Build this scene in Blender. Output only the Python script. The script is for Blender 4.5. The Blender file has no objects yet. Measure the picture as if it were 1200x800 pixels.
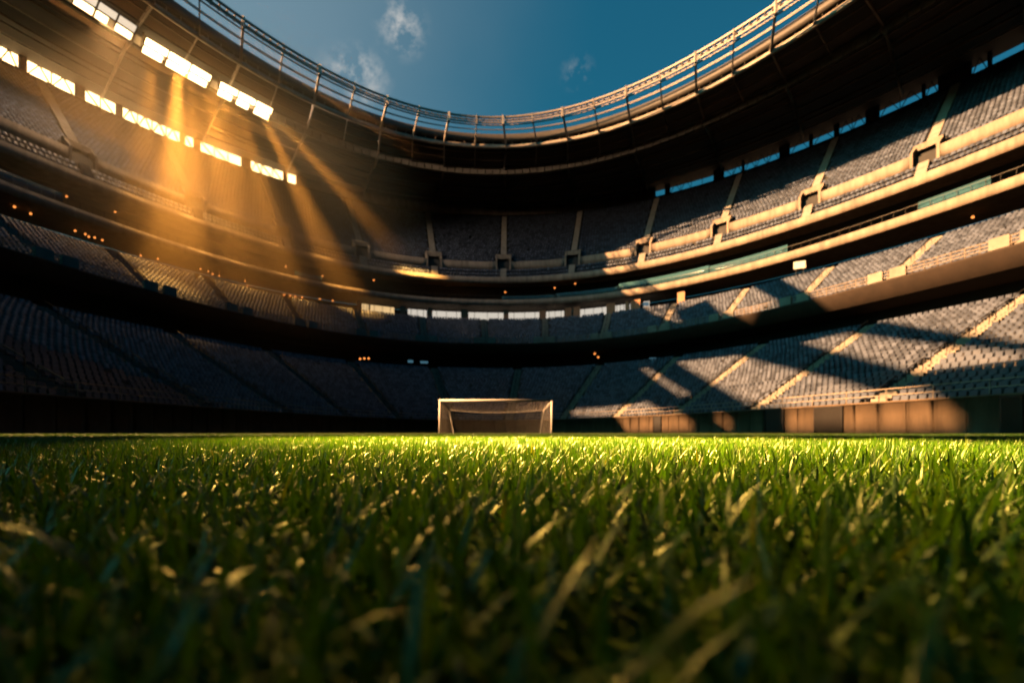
import bpy, bmesh, math, random
import numpy as np
from mathutils import Vector, Matrix
from mathutils.geometry import tessellate_polygon
random.seed(7); rng = np.random.default_rng(11)
C = bpy.context.scene.collection
PI = math.pi
FAST_GRASS = 1.0

# ------------------------------------------------------------------ materials
def mat(name, color, rough=0.7, var=0.0, scale=1.0, metal=0.0, island=0.0, bump=0.0, streak=False, spec=0.5):
    m = bpy.data.materials.new(name); m.use_nodes = True
    nt = m.node_tree; b = nt.nodes['Principled BSDF']
    b.inputs['Roughness'].default_value = rough; b.inputs['Metallic'].default_value = metal
    b.inputs['Specular IOR Level'].default_value = spec
    b.inputs['Base Color'].default_value = (*color, 1)
    last = None
    if var:
        tc = nt.nodes.new('ShaderNodeTexCoord'); mp = nt.nodes.new('ShaderNodeMapping')
        mp.inputs['Scale'].default_value = (scale, scale, scale*(0.25 if streak else 1))
        nt.links.new(tc.outputs['Object'], mp.inputs['Vector'])
        n = nt.nodes.new('ShaderNodeTexNoise'); n.inputs['Scale'].default_value = 1.0
        n.inputs['Detail'].default_value = 6; n.inputs['Roughness'].default_value = 0.65
        nt.links.new(mp.outputs['Vector'], n.inputs['Vector'])
        r = nt.nodes.new('ShaderNodeMapRange')
        r.inputs['From Min'].default_value = 0.3; r.inputs['From Max'].default_value = 0.7
        r.inputs['To Min'].default_value = 1-var; r.inputs['To Max'].default_value = 1+var
        nt.links.new(n.outputs['Fac'], r.inputs['Value'])
        mx = nt.nodes.new('ShaderNodeVectorMath'); mx.operation = 'SCALE'
        mx.inputs[0].default_value = color
        nt.links.new(r.outputs['Result'], mx.inputs['Scale']); last = mx.outputs['Vector']
        if bump:
            bp = nt.nodes.new('ShaderNodeBump'); bp.inputs['Strength'].default_value = bump
            bp.inputs['Distance'].default_value = 0.05
            nt.links.new(n.outputs['Fac'], bp.inputs['Height']); nt.links.new(bp.outputs['Normal'], b.inputs['Normal'])
    if island:
        g = nt.nodes.new('ShaderNodeNewGeometry')
        r2 = nt.nodes.new('ShaderNodeMapRange')
        r2.inputs['To Min'].default_value = 1-island; r2.inputs['To Max'].default_value = 1+island
        nt.links.new(g.outputs['Random Per Island'], r2.inputs['Value'])
        mx2 = nt.nodes.new('ShaderNodeVectorMath'); mx2.operation = 'SCALE'
        if last: nt.links.new(last, mx2.inputs[0])
        else: mx2.inputs[0].default_value = color
        nt.links.new(r2.outputs['Result'], mx2.inputs['Scale']); last = mx2.outputs['Vector']
    if last: nt.links.new(last, b.inputs['Base Color'])
    return m

def emit(name, color, strength):
    m = bpy.data.materials.new(name); m.use_nodes = True
    b = m.node_tree.nodes['Principled BSDF']
    b.inputs['Base Color'].default_value = (0.02, 0.02, 0.02, 1)
    b.inputs['Emission Color'].default_value = (*color, 1); b.inputs['Emission Strength'].default_value = strength
    return m

M = dict(
    concrete=mat('concrete', (0.25, 0.205, 0.165), 0.85, 0.38, 0.8, bump=0.25, streak=True),
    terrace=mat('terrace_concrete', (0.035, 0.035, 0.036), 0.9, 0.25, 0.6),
    aisle=mat('aisle_concrete', (0.27, 0.25, 0.225), 0.9, 0.25, 0.8),
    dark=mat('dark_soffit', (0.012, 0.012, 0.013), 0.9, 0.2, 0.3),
    wall=mat('wall_panel', (0.125, 0.090, 0.06), 0.75, 0.4, 0.9, bump=0.2, streak=True),
    gate=mat('gate_metal', (0.02, 0.02, 0.022), 0.6),
    rib=mat('rib_steel', (0.46, 0.40, 0.34), 0.55, 0.25, 0.8),
    steel=mat('painted_steel', (0.30, 0.26, 0.22), 0.55, 0.25, 0.8),
    darksteel=mat('dark_steel', (0.05, 0.045, 0.04), 0.6, 0.25, 0.8),
    lattice=mat('pale_steel', (0.24, 0.20, 0.165), 0.5, 0.2, 1.0),
    rust=mat('warm_fascia', (0.075, 0.05, 0.03), 0.7, 0.3, 0.8),
    slab=mat('slab_edge', (0.030, 0.020, 0.014), 0.85, 0.3, 0.7),
    seat=mat('seat_plastic', (0.074, 0.093, 0.138), 0.42, island=0.5, spec=0.3),
    white=mat('white_paint', (0.8, 0.78, 0.75), 0.4),
    net=mat('net_cord', (0.45, 0.43, 0.40), 0.8),
    board=mat('white_board', (0.72, 0.70, 0.68), 0.5, 0.08, 3),
    pillar=mat('clay_pillar', (0.42, 0.22, 0.13), 0.8, 0.2, 1.5),
    pitch=mat('pitch_turf', (0.075, 0.11, 0.022), 0.95, 0.35, 1.3, spec=0.1),
    soil=mat('outer_ground', (0.12, 0.11, 0.095), 0.95, 0.3, 0.1),
    gapglow=emit('gap_glow', (1.0, 0.62, 0.25), 1.8),  # added glowing panes stand in for bright sky in the gaps
    roofglow=emit('roof_gap_glow', (1.0, 0.62, 0.25), 3.0),  # stands in for bright sky through the roof strips
    roofglowdim=emit('roof_gap_pale', (1.0, 0.80, 0.58), .2),
    roomlight=emit('room_light', (1.0, 0.90, 0.76), 0.13),
    roomwarm=emit('room_light_warm', (1.0, 0.66, 0.30), 0.18),
    bulb=emit('orange_bulb', (1.0, 0.30, 0.06), .4),
    bluebulb=emit('blue_screen', (0.25, 0.65, 0.9), 0.04),
)
def glass_mat():
    m = bpy.data.materials.new('teal_glass'); m.use_nodes = True
    b = m.node_tree.nodes['Principled BSDF']
    b.inputs['Base Color'].default_value = (0.05, 0.14, 0.18, 1)
    b.inputs['Roughness'].default_value = 0.12; b.inputs['Alpha'].default_value = 0.75
    return m
M['glass'] = glass_mat()

# ------------------------------------------------------------------ object helpers
def link(o, parent=None):
    C.objects.link(o)
    if parent is not None: o.parent = parent
    return o
def tag(o, label=None, cat=None, group=None, kind=None):
    if label: o['label'] = label
    if cat: o['category'] = cat
    if group: o['group'] = group
    if kind: o['kind'] = kind
    return o
def empty(name, loc=(0, 0, 0)):
    o = bpy.data.objects.new(name, None); o.location = loc; o.empty_display_size = 0.5
    return link(o)
def mesh_obj(name, V, F, m, parent=None, smooth=False):
    me = bpy.data.meshes.new(name)
    me.from_pydata([tuple(v) for v in V], [], [tuple(f) for f in F]); me.validate(); me.update()
    if m: me.materials.append(m)
    if smooth: me.polygons.foreach_set('use_smooth', [True]*len(me.polygons))
    return link(bpy.data.objects.new(name, me), parent)
def np_mesh(name, V, quads, tris=None, m=None, parent=None, smooth=False):
    me = bpy.data.meshes.new(name)
    V = np.asarray(V, np.float32); quads = np.asarray(quads, np.int32).reshape(-1, 4)
    tris = np.zeros((0, 3), np.int32) if tris is None else np.asarray(tris, np.int32)
    me.vertices.add(len(V)); me.vertices.foreach_set('co', V.ravel())
    loops = np.concatenate([quads.ravel(), tris.ravel()])
    me.loops.add(len(loops)); me.loops.foreach_set('vertex_index', loops)
    n = len(quads)+len(tris); me.polygons.add(n)
    st = np.concatenate([np.arange(len(quads))*4, len(quads)*4+np.arange(len(tris))*3]).astype(np.int32)
    me.polygons.foreach_set('loop_start', st)
    me.update(calc_edges=True); me.validate()
    if smooth: me.polygons.foreach_set('use_smooth', np.ones(n, bool))
    if m: me.materials.append(m)
    return link(bpy.data.objects.new(name, me), parent)
class MB:
    """collects boxes, bars and free quads into one mesh"""
    def __init__(s): s.V = []; s.F = []
    def hexa(s, p):                      # 8 corners: 4 bottom loop, 4 top loop
        k = len(s.V); s.V += [tuple(q) for q in p]
        for f in ((3,2,1,0),(4,5,6,7),(0,1,5,4),(1,2,6,5),(2,3,7,6),(3,0,4,7)): s.F.append(tuple(k+i for i in f))
    def bar(s, a, b, w, h=None, up=(0,0,1)):
        a, b, up = Vector(a), Vector(b), Vector(up); h = h or w
        d = (b-a).normalized(); x = d.cross(up)
        if x.length < 1e-4: x = d.cross(Vector((1,0,0)))
        x.normalize(); y = x.cross(d).normalized(); x *= w/2; y *= h/2
        s.hexa([a-x-y, a+x-y, a+x+y, a-x+y, b-x-y, b+x-y, b+x+y, b-x+y])
    def tube(s, a, b, r, n=8):
        a, b = Vector(a), Vector(b); d = (b-a).normalized()
        x = d.orthogonal().normalized(); y = d.cross(x); k = len(s.V)
        for P in (a, b):
            for i in range(n):
                t = 2*PI*i/n; s.V.append(tuple(P+(x*math.cos(t)+y*math.sin(t))*r))
        for i in range(n): s.F.append((k+i, k+(i+1) % n, k+n+(i+1) % n, k+n+i))
        s.F.append(tuple(k+i for i in reversed(range(n)))); s.F.append(tuple(k+n+i for i in range(n)))
    def build(s, name, m, parent=None, smooth=False): return mesh_obj(name, s.V, s.F, m, parent, smooth)

# ------------------------------------------------------------------ the plan of the bowl
CX, CY, PH = 4.19, -17.71, 0.0886
cP, sP = math.cos(PH), math.sin(PH)
def ring(R, t):
    """point(s) of plan curve R=(A,B,n) at parameter t (0 = right end, pi = left end)"""
    A, B, n = R; t = np.asarray(t, float)
    ct, st = np.cos(t), np.sin(t)
    x = A*np.sign(ct)*np.abs(ct)**(2/n); y = np.where(st >= 0, B, -(A+25))*np.abs(st)**(2/n)
    return np.stack([CX+cP*x-sP*y, CY+sP*x+cP*y], -1)
def lerp(R1, R2, w): return tuple(a+(b-a)*w for a, b in zip(R1, R2))
def off(R, d): return (R[0]+d, R[1]+d, R[2])
WALL = (26.53, 99.09, 2.29); LOWB = (53.3, 119.3, 2.25); RAIL = (53.52, 118.94, 2.36)
MIDB = (71.2, 136.0, 2.22); FAS1 = (72.71, 137.74, 2.21); FAS2 = (78.1, 142.51, 2.12)
UPA = (82.3, 146.8, 2.12); UPB = (84.0, 148.5, 2.12); BACK = (111.0, 175.0, 2.12)
RING0 = (69.81, 130.12, 2.0); RING1 = (72.63, 136.19, 2.13); RING2 = (84.68, 147.56, 2.05)
TT = np.linspace(0.004, PI-0.004, 4001)
def t_of_px(R, px):
    p = ring(R, TT); ok = p[:, 1] > 12
    q = np.where(ok, 600+600*p[:, 0]/np.maximum(p[:, 1], 1e-3), np.nan)
    T, Q = TT[ok], q[ok]; i = np.argsort(Q)
    return float(np.interp(px, Q[i], T[i]))
def t_of_y(R, y, left):
    p = ring(R, TT); sel = (p[:, 0] < CX-5) if left else (p[:, 0] > CX+5)
    T, Y = TT[sel], p[sel, 1]; i = np.argsort(Y)
    return float(np.interp(y, Y[i], T[i]))
def arc_ts(R, t0, t1, step):
    """parameters spaced evenly along curve R"""
    t = np.linspace(t0, t1, 2500); p = ring(R, t)
    s = np.concatenate([[0], np.cumsum(np.linalg.norm(np.diff(p, axis=0), axis=1))])
    n = max(2, int(round(s[-1]/step))+1)
    return np.interp(np.linspace(0, s[-1], n), s, t)
def sweep(name, prof, ts, m, parent, closed=False, caps=False):
    """surface swept through a profile [(R,z),...] along parameters ts"""
    rows = [np.concatenate([ring(R, ts), np.full((len(ts), 1), z)], 1) for R, z in prof]
    V = np.stack(rows, 0); k, n = V.shape[:2]
    idx = np.arange(k*n).reshape(k, n); F = []
    pairs = [(i, i+1) for i in range(k-1)]+([(k-1, 0)] if closed else [])
    Q = []
    for i, j in pairs: Q.append(np.stack([idx[i, :-1], idx[i, 1:], idx[j, 1:], idx[j, :-1]], 1))
    o = np_mesh(name, V.reshape(-1, 3), np.concatenate(Q), None, m, parent)
    if closed and caps:
        bm = bmesh.new(); bm.from_mesh(o.data); bm.verts.ensure_lookup_table()
        for c in (0, n-1): bm.faces.new([bm.verts[int(idx[i, c])] for i in range(k)])
        bm.to_mesh(o.data); bm.free()
    return o
def p3(R, t, z):
    q = ring(R, t); return Vector((float(q[0]), float(q[1]), z))

# ------------------------------------------------------------------ the stadium
stadium = empty('stadium')
tag(stadium, 'oval football stadium with three tiers of navy seats and a ring roof round the pitch', 'stadium')
LT = arc_ts(WALL, 0.004, PI-0.004, 1.5)
# front wall of the pitch with joints between panels
def front_wall():
    V = []; Q = []
    ts = arc_ts(WALL, 0.004, PI-0.004, 0.35)
    p = ring(WALL, ts); s = np.concatenate([[0], np.cumsum(np.linalg.norm(np.diff(p, axis=0), axis=1))])
    joint = (np.floor(s/1.75) != np.floor((s-0.12)/1.75))
    # sharp joints: insert narrow recesses
    T2 = []; D = []
    js = np.arange(1.0, s[-1], 1.75)+rng.uniform(-.12, .12, len(np.arange(1.0, s[-1], 1.75)))
    for a in js:
        for o_, d_ in ((-.05, 0), (-.035, .06), (.035, .06), (.05, 0)): T2.append(np.interp(a+o_, s, ts)); D.append(d_)
    for a in ts:
        T2.append(a); D.append(0)
    o = np.argsort(T2); T2 = np.array(T2)[o]; D = np.array(D)[o]
    rows = []
    for z in (-0.05, 1.93, 1.93, 2.05, 2.05):
        rows.append(z)
    P0 = np.array([ring(off(WALL, d), t) for t, d in zip(T2, D)])
    Pc = ring(off(WALL, -0.06), T2); Pb = ring(off(WALL, 0.35), T2)
    L = [(P0, -0.05), (P0, 1.93), (Pc, 1.932), (Pc, 2.05), (Pb, 2.05), (Pb, -0.05)]
    V = np.stack([np.concatenate([q, np.full((len(T2), 1), z)], 1) for q, z in L])
    k, n = V.shape[:2]; idx = np.arange(k*n).reshape(k, n)
    Q = np.concatenate([np.stack([idx[i, :-1], idx[i, 1:], idx[i+1, 1:], idx[i+1, :-1]], 1) for i in range(k-1)])
    return np_mesh('front_wall', V.reshape(-1, 3), Q, None, M['wall'], stadium)
front_wall()
# gates in the front wall: dark slatted doors
def gate(px0, px1, slats=True):
    t0, t1 = t_of_px(WALL, px0), t_of_px(WALL, px1)
    R = off(WALL, -0.08); n = 14; b = MB()
    ts = np.linspace(t0, t1, n*2+1)
    f = MB()
    for a, c in ((ts[0], ts[1]*.6+ts[0]*.4), (ts[-1], ts[-2]*.6+ts[-1]*.4)): f.bar(p3(R, (a+c)/2, 0), p3(R, (a+c)/2, 1.9), .12, .1)
    f.bar(p3(R, ts[0], 1.88), p3(R, ts[-1], 1.88), .12, .1)
    g = f.build('gate', M['gate'], stadium)
    f2 = MB()
    f2.hexa([p3(R, t0, .02), p3(off(R, .04), t0, .02), p3(off(R, .04), t1, .02), p3(R, t1, .02), p3(R, t0, 1.88), p3(off(R, .04), t0, 1.88), p3(off(R, .04), t1, 1.88), p3(R, t1, 1.88)])
    f2.build('gate_leaf', M['gate'], g)
    if slats:
        for i in range(n):
            t = ts[2*i+1]; b.bar(p3(off(R, -.05), t, .08), p3(off(R, -.05), t, 1.85), .035)
        b.build('gate_bars', M['darksteel'], g)
gate(897, 919, False); gate(955, 988); gate(766, 775, False); gate(1174, 1199)

# stepped terraces
def terrace(name, R1, z1, R2, z2, rows, t0, t1, m):
    ts = arc_ts(R2, t0, t1, 1.6); prof = []
    for i in range(rows):
        Ra, Rb = lerp(R1, R2, i/rows), lerp(R1, R2, (i+1)/rows)
        za = z1+(z2-z1)*i/rows; zb = z1+(z2-z1)*(i+1)/rows
        prof += [(Ra, za), (Rb, za)]
    prof += [(R2, z2)]
    return sweep(name, prof, ts, m, stadium)
NL, NM, NF, NU = 22, 14, 3, 23
LOW0 = off(WALL, 0.9)
sweep('lower_walkway', [(off(WALL, .352), 1.55), (LOW0, 1.55)], LT, M['terrace'], stadium)
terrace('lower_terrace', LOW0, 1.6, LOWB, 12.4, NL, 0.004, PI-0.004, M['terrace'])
def tr(R, yl, yr): return t_of_y(R, yr, False), t_of_y(R, yl, True)
MID_T = (0.004, t_of_y(MIDB, 22, True)); UP_T = (0.004, t_of_y(BACK, 74, True))
MT = arc_ts(MIDB, *MID_T, 1.5); UT = arc_ts(BACK, *UP_T, 1.6)
# concourse behind the lower terrace
CONC = off(LOWB, 7)
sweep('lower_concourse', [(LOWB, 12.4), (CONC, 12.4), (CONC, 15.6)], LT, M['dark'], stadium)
# middle tier
sweep('middle_slab', [(off(RAIL, 9), 15.5), (off(RAIL, 1.3), 15.7), (off(RAIL, 1.2), 15.75), (RAIL, 17.4), (RAIL, 17.62), (off(RAIL, .4), 17.62), (off(RAIL, .4), 17.3)], MT, M['slab'], stadium)
MID0 = off(RAIL, 1.0)
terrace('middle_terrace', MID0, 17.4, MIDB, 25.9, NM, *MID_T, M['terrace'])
WINR = off(FAS1, 1.4)
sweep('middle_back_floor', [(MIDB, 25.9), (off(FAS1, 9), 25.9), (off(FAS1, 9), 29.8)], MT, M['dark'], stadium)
# first fascia and the suite level behind it
sweep('lower_fascia', [(off(FAS1, 9), 29.85), (off(FAS1, .15), 29.72), (FAS1, 29.74), (FAS1, 31.1), (off(FAS1, .35), 31.1), (off(FAS1, .35), 30.6), (off(FAS1, 9), 30.6)], MT, M['concrete'], stadium)
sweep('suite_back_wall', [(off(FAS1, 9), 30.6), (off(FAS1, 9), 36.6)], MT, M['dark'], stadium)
FT = arc_ts(FAS2, *UP_T, 1.5)
sweep('upper_fascia', [(off(FAS2, 8), 36.9), (off(FAS2, .15), 36.28), (FAS2, 36.3), (FAS2, 37.8), (off(FAS2, .35), 37.8), (off(FAS2, .35), 37.3)], FT, M['concrete'], stadium)
terrace('upper_front_terrace', off(FAS2, .7), 37.4, UPA, 41.0, NF, *UP_T, M['terrace'])
# parapet of the walkway in the upper tier, broken at every stair
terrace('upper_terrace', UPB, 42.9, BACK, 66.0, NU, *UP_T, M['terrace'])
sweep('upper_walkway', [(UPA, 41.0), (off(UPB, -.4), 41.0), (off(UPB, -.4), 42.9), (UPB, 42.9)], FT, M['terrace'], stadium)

# stairs: pale strips between the blocks of seats
def aisle(name, R1, z1, R2, z2, rows, t, w, parent=stadium, lift=.06, rail=False):
    b = MB(); dt = None
    for i in range(rows):
        Ra, Rb = lerp(R1, R2, i/rows), lerp(R1, R2, (i+1)/rows)
        za = z1+(z2-z1)*i/rows; zn = z1+(z2-z1)*(i+1)/rows
        a, c = p3(Ra, t, 0), p3(Rb, t, 0)
        tg = (p3(Ra, t+1e-3, 0)-p3(Ra, t-1e-3, 0)).normalized()*w/2
        mid = (a+c)/2
        for (q0, q1, zz) in ((a, mid, za+(zn-za)*.5), (mid, c, zn)):
            lo = za-.05; up = Vector((0, 0, zz+lift)); l = Vector((0, 0, lo))
            b.hexa([q0-tg+l, q0+tg+l, q1+tg+l, q1-tg+l, q0-tg+up, q0+tg+up, q1+tg+up, q1-tg+up])
    o = b.build(name, M['aisle'], parent)
    if rail:
        h = MB(); q = [p3(lerp(R1, R2, i/rows), t, z1+(z2-z1)*i/rows+.05) for i in range(rows+1)]
        for i in range(1, rows-1, 3):
            e_ = min(i+2, rows)
            h.bar(q[i]+Vector((0, 0, .95)), q[e_]+Vector((0, 0, .95)), .06)
            h.bar(q[i], q[i]+Vector((0, 0, .95)), .05); h.bar(q[e_], q[e_]+Vector((0, 0, .95)), .05)
            if i+3 < rows-1: h.bar(q[e_]+Vector((0, 0, .5)), q[min(i+3, rows)]+Vector((0, 0, .5)), .04)
        h.build('handrail', M['gate'], o)
    return o
def spread(R, t0, t1, px_ref, step):
    """stair parameters: evenly spaced along R with one at the picture column px_ref"""
    t = np.linspace(t0, t1, 3000); p = ring(R, t)
    s = np.concatenate([[0], np.cumsum(np.linalg.norm(np.diff(p, axis=0), axis=1))])
    s0 = np.interp(t_of_px(R, px_ref), t, s)
    a = np.arange(s0-step*math.floor((s0-2)/step), s[-1]-2, step)
    return [float(x) for x in np.interp(a, s, t)]
LMID = lerp(LOW0, LOWB, .55)
A_LOW = spread(LMID, 0.05, PI-0.05, 603, 13.2)
A_MID = spread(lerp(MID0, MIDB, .5), *MID_T, 568, 13.0)
A_UP = spread(UPB, *UP_T, 590, 17.6)
for t in A_LOW: aisle('lower_stair', LOW0, 1.6, LOWB, 12.4, NL, t, 1.25, rail=True)
for t in A_MID: aisle('middle_stair', MID0, 17.4, MIDB, 25.9, NM, t, 1.3, rail=True)
for t in A_UP:
    aisle('upper_front_stair', off(FAS2, .7), 37.4, UPA, 41.0, NF, t, 1.5)
    aisle('upper_stair', lerp(UPB, BACK, 2/NU), 42.9+23.1*2/NU, BACK, 66.0, NU-2, t, 1.5)
# parapet segments and vomitories
def dt_of(R, t, w): 
    q = (p3(R, t+1e-3, 0)-p3(R, t-1e-3, 0)).length/2e-3
    return w/q
PAR = off(UPA, .25)
edges = [UP_T[0]]+A_UP+[UP_T[1]]
for a, c in zip(edges[:-1], edges[1:]):
    d = dt_of(PAR, (a+c)/2, 1.6)
    ts = np.linspace(a+(d if a != edges[0] else 0), c-(d if c != edges[-1] else 0), 10)
    sweep('parapet', [(off(PAR, .25), 40.9), (PAR, 40.9), (PAR, 43.05), (off(PAR, .25), 43.05)], ts, M['concrete'], stadium, closed=True, caps=True)
for t in A_UP:
    b = MB(); 
    d = dt_of(UPB, t, 1.55); d2 = d*1.12
    R1, R2 = off(PAR, -.1), lerp(UPB, BACK, 3.2/32)
    for sgn in (-1, 1):
        ta, tb = t+sgn*d, t+sgn*d2*1.14
        b.hexa([p3(R1, ta, 41.0), p3(R1, tb, 41.0), p3(R2, tb, 43.0), p3(R2, ta, 43.0), p3(R1, ta, 43.4), p3(R1, tb, 43.4), p3(R2, tb, 46.3), p3(R2, ta, 46.3)])
    v = b.build('stair_entrance', M['concrete'], stadium)
    c = MB(); Ra, Rb = lerp(UPB, BACK, 1.3/32), R2
    c.hexa([p3(Ra, t-d2*1.14, 44.6), p3(Ra, t+d2*1.14, 44.6), p3(Rb, t+d2*1.14, 45.9), p3(Rb, t-d2*1.14, 45.9), p3(Ra, t-d2*1.14, 45.5), p3(Ra, t+d2*1.14, 45.5), p3(Rb, t+d2*1.14, 46.3), p3(Rb, t-d2*1.14, 46.3)])
    c.build('entrance_roof', M['concrete'], v)

# railings
def railing(name, R, z, ts, h, step, m, parent=stadium, rails=(1.0, .55), r=.035):
    b = MB(); p = [p3(R, t, z) for t in ts]
    for f in rails:
        for a, c in zip(p[:-1], p[1:]): b.bar(a+Vector((0, 0, h*f)), c+Vector((0, 0, h*f)), r*2)
    for q in p[::step]: b.bar(q, q+Vector((0, 0, h)), r*1.6)
    return b.build(name, m, parent)
railing('middle_railing', off(RAIL, .15), 17.6, MT, 1.0, 1, M['lattice'], rails=(1.0, .62, .3), r=.04)
railing('front_railing', off(WALL, .2), 2.04, LT, .8, 2, M['steel'], rails=(1.0, .5), r=.03)
railing('suite_railing', off(FAS1, .2), 31.08, MT, 1.0, 1, M['darksteel'], rails=(1.0,), r=.03)
# pale blocks at the foot of the middle stairs
for t in A_MID:
    for s_ in (-1, 1):
        d = dt_of(RAIL, t, 1.25)*s_; w = dt_of(RAIL, t, .85); b = MB()
        R1, R2 = off(RAIL, -.03), off(RAIL, .7)
        b.hexa([p3(R1, t+d-w, 17.63), p3(R1, t+d+w, 17.63), p3(R2, t+d+w, 17.63), p3(R2, t+d-w, 17.63), p3(R1, t+d-w, 18.75), p3(R1, t+d+w, 18.75), p3(R2, t+d+w, 18.75), p3(R2, t+d-w, 18.75)])
        b.build('stair_block', M['aisle'], stadium)
# glass balustrade on the suite level
def balustrade(px0, px1, h):
    t0, t1 = t_of_px(FAS1, px0), t_of_px(FAS1, px1)
    n = max(2, int(abs(t1-t0)*80)); ts = np.linspace(t0, t1, n)
    R = off(FAS1, .5)
    o = sweep('glass_balustrade', [(R, 31.0), (R, 31.1+h), (off(R, .03), 31.1+h), (off(R, .03), 31.0)], ts, M['glass'], stadium, closed=True, caps=True)
for a in ((-40, 75, 1.5), (588, 650, .9), (651, 724, 1.2), (725, 830, 1.75), (831, 922, 1.5), (1075, 1160, 1.3), (346, 378, 1.2)): balustrade(*a)

# lit rooms behind the middle tier, with clay-coloured pillars between
WZ0, WZ1 = 26.15, 28.35
segs = [(420, 432, 1), (434, 462, 1), (478, 500, 0), (506, 541, 0), (549, 590, 0), (596, 633, 0), (640, 661, 0), (680, 711, 0), (721, 733, 0), (738, 745, 0), (754, 761, 0)]
for px0, px1, warm in segs:
    t0, t1 = t_of_px(WINR, px0), t_of_px(WINR, px1); ts = np.linspace(t0, t1, 7)
    w = sweep('room_window', [(WINR, WZ0), (WINR, WZ1), (off(WINR, .1), WZ1), (off(WINR, .1), WZ0)], ts, M['roomwarm' if warm else 'roomlight'], stadium, closed=True, caps=True)
    b = MB(); b2 = MB()
    for t in ts[1:-1:2]: b.bar(p3(off(WINR, -.05), t, WZ0), p3(off(WINR, -.05), t, WZ1), .09)
    for k in range(3):      # dim shapes of fittings seen against the room
        t = t0+(t1-t0)*random.random(); hh = random.uniform(.35, .9); d = dt_of(WINR, t, random.uniform(.2, .6))
        R1, R2 = off(WINR, -.6), off(WINR, -.3)
        b.hexa([p3(R1, t-d, WZ0-.2), p3(R1, t+d, WZ0-.2), p3(R2, t+d, WZ0-.2), p3(R2, t-d, WZ0-.2), p3(R1, t-d, WZ0+hh), p3(R1, t+d, WZ0+hh), p3(R2, t+d, WZ0+hh), p3(R2, t-d, WZ0+hh)])
    b.build('mullion', M['gate'], w)
for px, w in ((421, 5), (472, 6), (504, 5), (544, 8), (593, 6), (636, 8), (666, 8), (676, 8), (716, 10), (735, 4), (743, 7), (748, 5), (797, 5), (800, 5)):
    t = t_of_px(WINR, px); R1, R2 = off(WINR, -.45), off(WINR, .05); d = dt_of(WINR, t, w*.1)
    b = MB(); b.hexa([p3(R1, t-d, 25.9), p3(R1, t+d, 25.9), p3(R2, t+d, 25.9), p3(R2, t-d, 25.9), p3(R1, t-d, 28.9), p3(R1, t+d, 28.9), p3(R2, t+d, 28.9), p3(R2, t-d, 28.9)])
    b.build('pillar', M['pillar'], stadium)

# ------------------------------------------------------------------ top wall with its openings
BZ0, BZ1 = 66.0, 69.4
LWIN = [(-34, -8), (0, 22), (32, 88), (100, 136), (144, 211), (217, 227), (235, 283), (294, 332), (337, 347)]
RWIN = [(768, 779), (785, 836), (848, 869), (872, 913), (925, 948), (952, 977), (983, 1014), (1030, 1080), (1084, 1099), (1138, 1157), (1162, 1200), (1206, 1240)]
tl = [(t_of_px(BACK, b_), t_of_px(BACK, a_)) for a_, b_ in LWIN]      # (t small, t large)
trr = [(t_of_px(BACK, b_), t_of_px(BACK, a_)) for a_, b_ in RWIN]
ops = sorted(tl+trr)
cur = UP_T[0]; k = 0
B1 = off(BACK, .3)
for a, c in ops+[(UP_T[1], UP_T[1])]:
    if a-cur > 1e-4:
        ts = np.linspace(cur, a, max(3, int((a-cur)*70)))
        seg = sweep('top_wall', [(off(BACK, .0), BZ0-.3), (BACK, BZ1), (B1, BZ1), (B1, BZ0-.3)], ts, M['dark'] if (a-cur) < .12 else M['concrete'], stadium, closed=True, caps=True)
    cur = c
sweep('top_wall_sill', [(off(BACK, -.05), BZ0-.3), (off(BACK, -.05), BZ0+.62), (off(BACK, .45), BZ0+.62), (off(BACK, .45), BZ0-.3)], UT, M['dark'], stadium, closed=True)
def braces(a, c, w=.14):
    """diagonals of the truss that crosses an opening"""
    b = MB(); R = off(BACK, .6); L = (p3(R, a, 0)-p3(R, c, 0)).length; n = max(1, int(round(L/3.0)))
    for i in range(n):
        u, v = a+(c-a)*i/n, a+(c-a)*(i+1)/n; m_ = (u+v)/2
        r_ = random.random()
        if r_ < .45: b.bar(p3(R, u, BZ0+.5), p3(R, m_, BZ1), w); b.bar(p3(R, m_, BZ1), p3(R, v, BZ0+.5), w)
        elif r_ < .75: b.bar(p3(R, u, BZ0+.5), p3(R, v, BZ1), w)
        b.bar(p3(R, v, BZ0+.5), p3(R, v, BZ1), w*.8)
    return b
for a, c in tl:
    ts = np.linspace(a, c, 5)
    w = sweep('glow_opening', [(off(B1, .55), BZ0+.5), (off(B1, .55), BZ1-.1), (off(B1, .65), BZ1-.1), (off(B1, .65), BZ0+.5)], ts, M['gapglow'], stadium, closed=True, caps=True)
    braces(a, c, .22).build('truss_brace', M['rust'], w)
for a, c in trr:
    braces(a, c).build('truss_brace', M['darksteel'], stadium)

# ------------------------------------------------------------------ roof
RT_ = 0.004, t_of_y(BACK, 78, True)
RT = arc_ts(RING2, *RT_, 1.5)
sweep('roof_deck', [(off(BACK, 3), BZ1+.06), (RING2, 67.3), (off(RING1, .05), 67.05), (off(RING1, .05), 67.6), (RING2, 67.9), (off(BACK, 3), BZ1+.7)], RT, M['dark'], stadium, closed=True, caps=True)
sweep('roof_inner_girder', [(RING1, 65.7), (RING1, 66.45), (off(RING1, .5), 66.45), (off(RING1, .5), 65.7)], RT, M['steel'], stadium, closed=True, caps=True)
sweep('roof_edge_panel', [(off(RING1, -.3), 66.9), (off(RING1, -.5), 68.55), (off(RING1, -.4), 68.55), (off(RING1, -.2), 66.9)], RT, M['darksteel'], stadium, closed=True, caps=True)
# handrail on the inner girder
railing('girder_handrail', off(RING1, -.1), 66.4, arc_ts(RING1, *RT_, 2.2), 1.0, 1, M['steel'], rails=(1.0,), r=.05)
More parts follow.
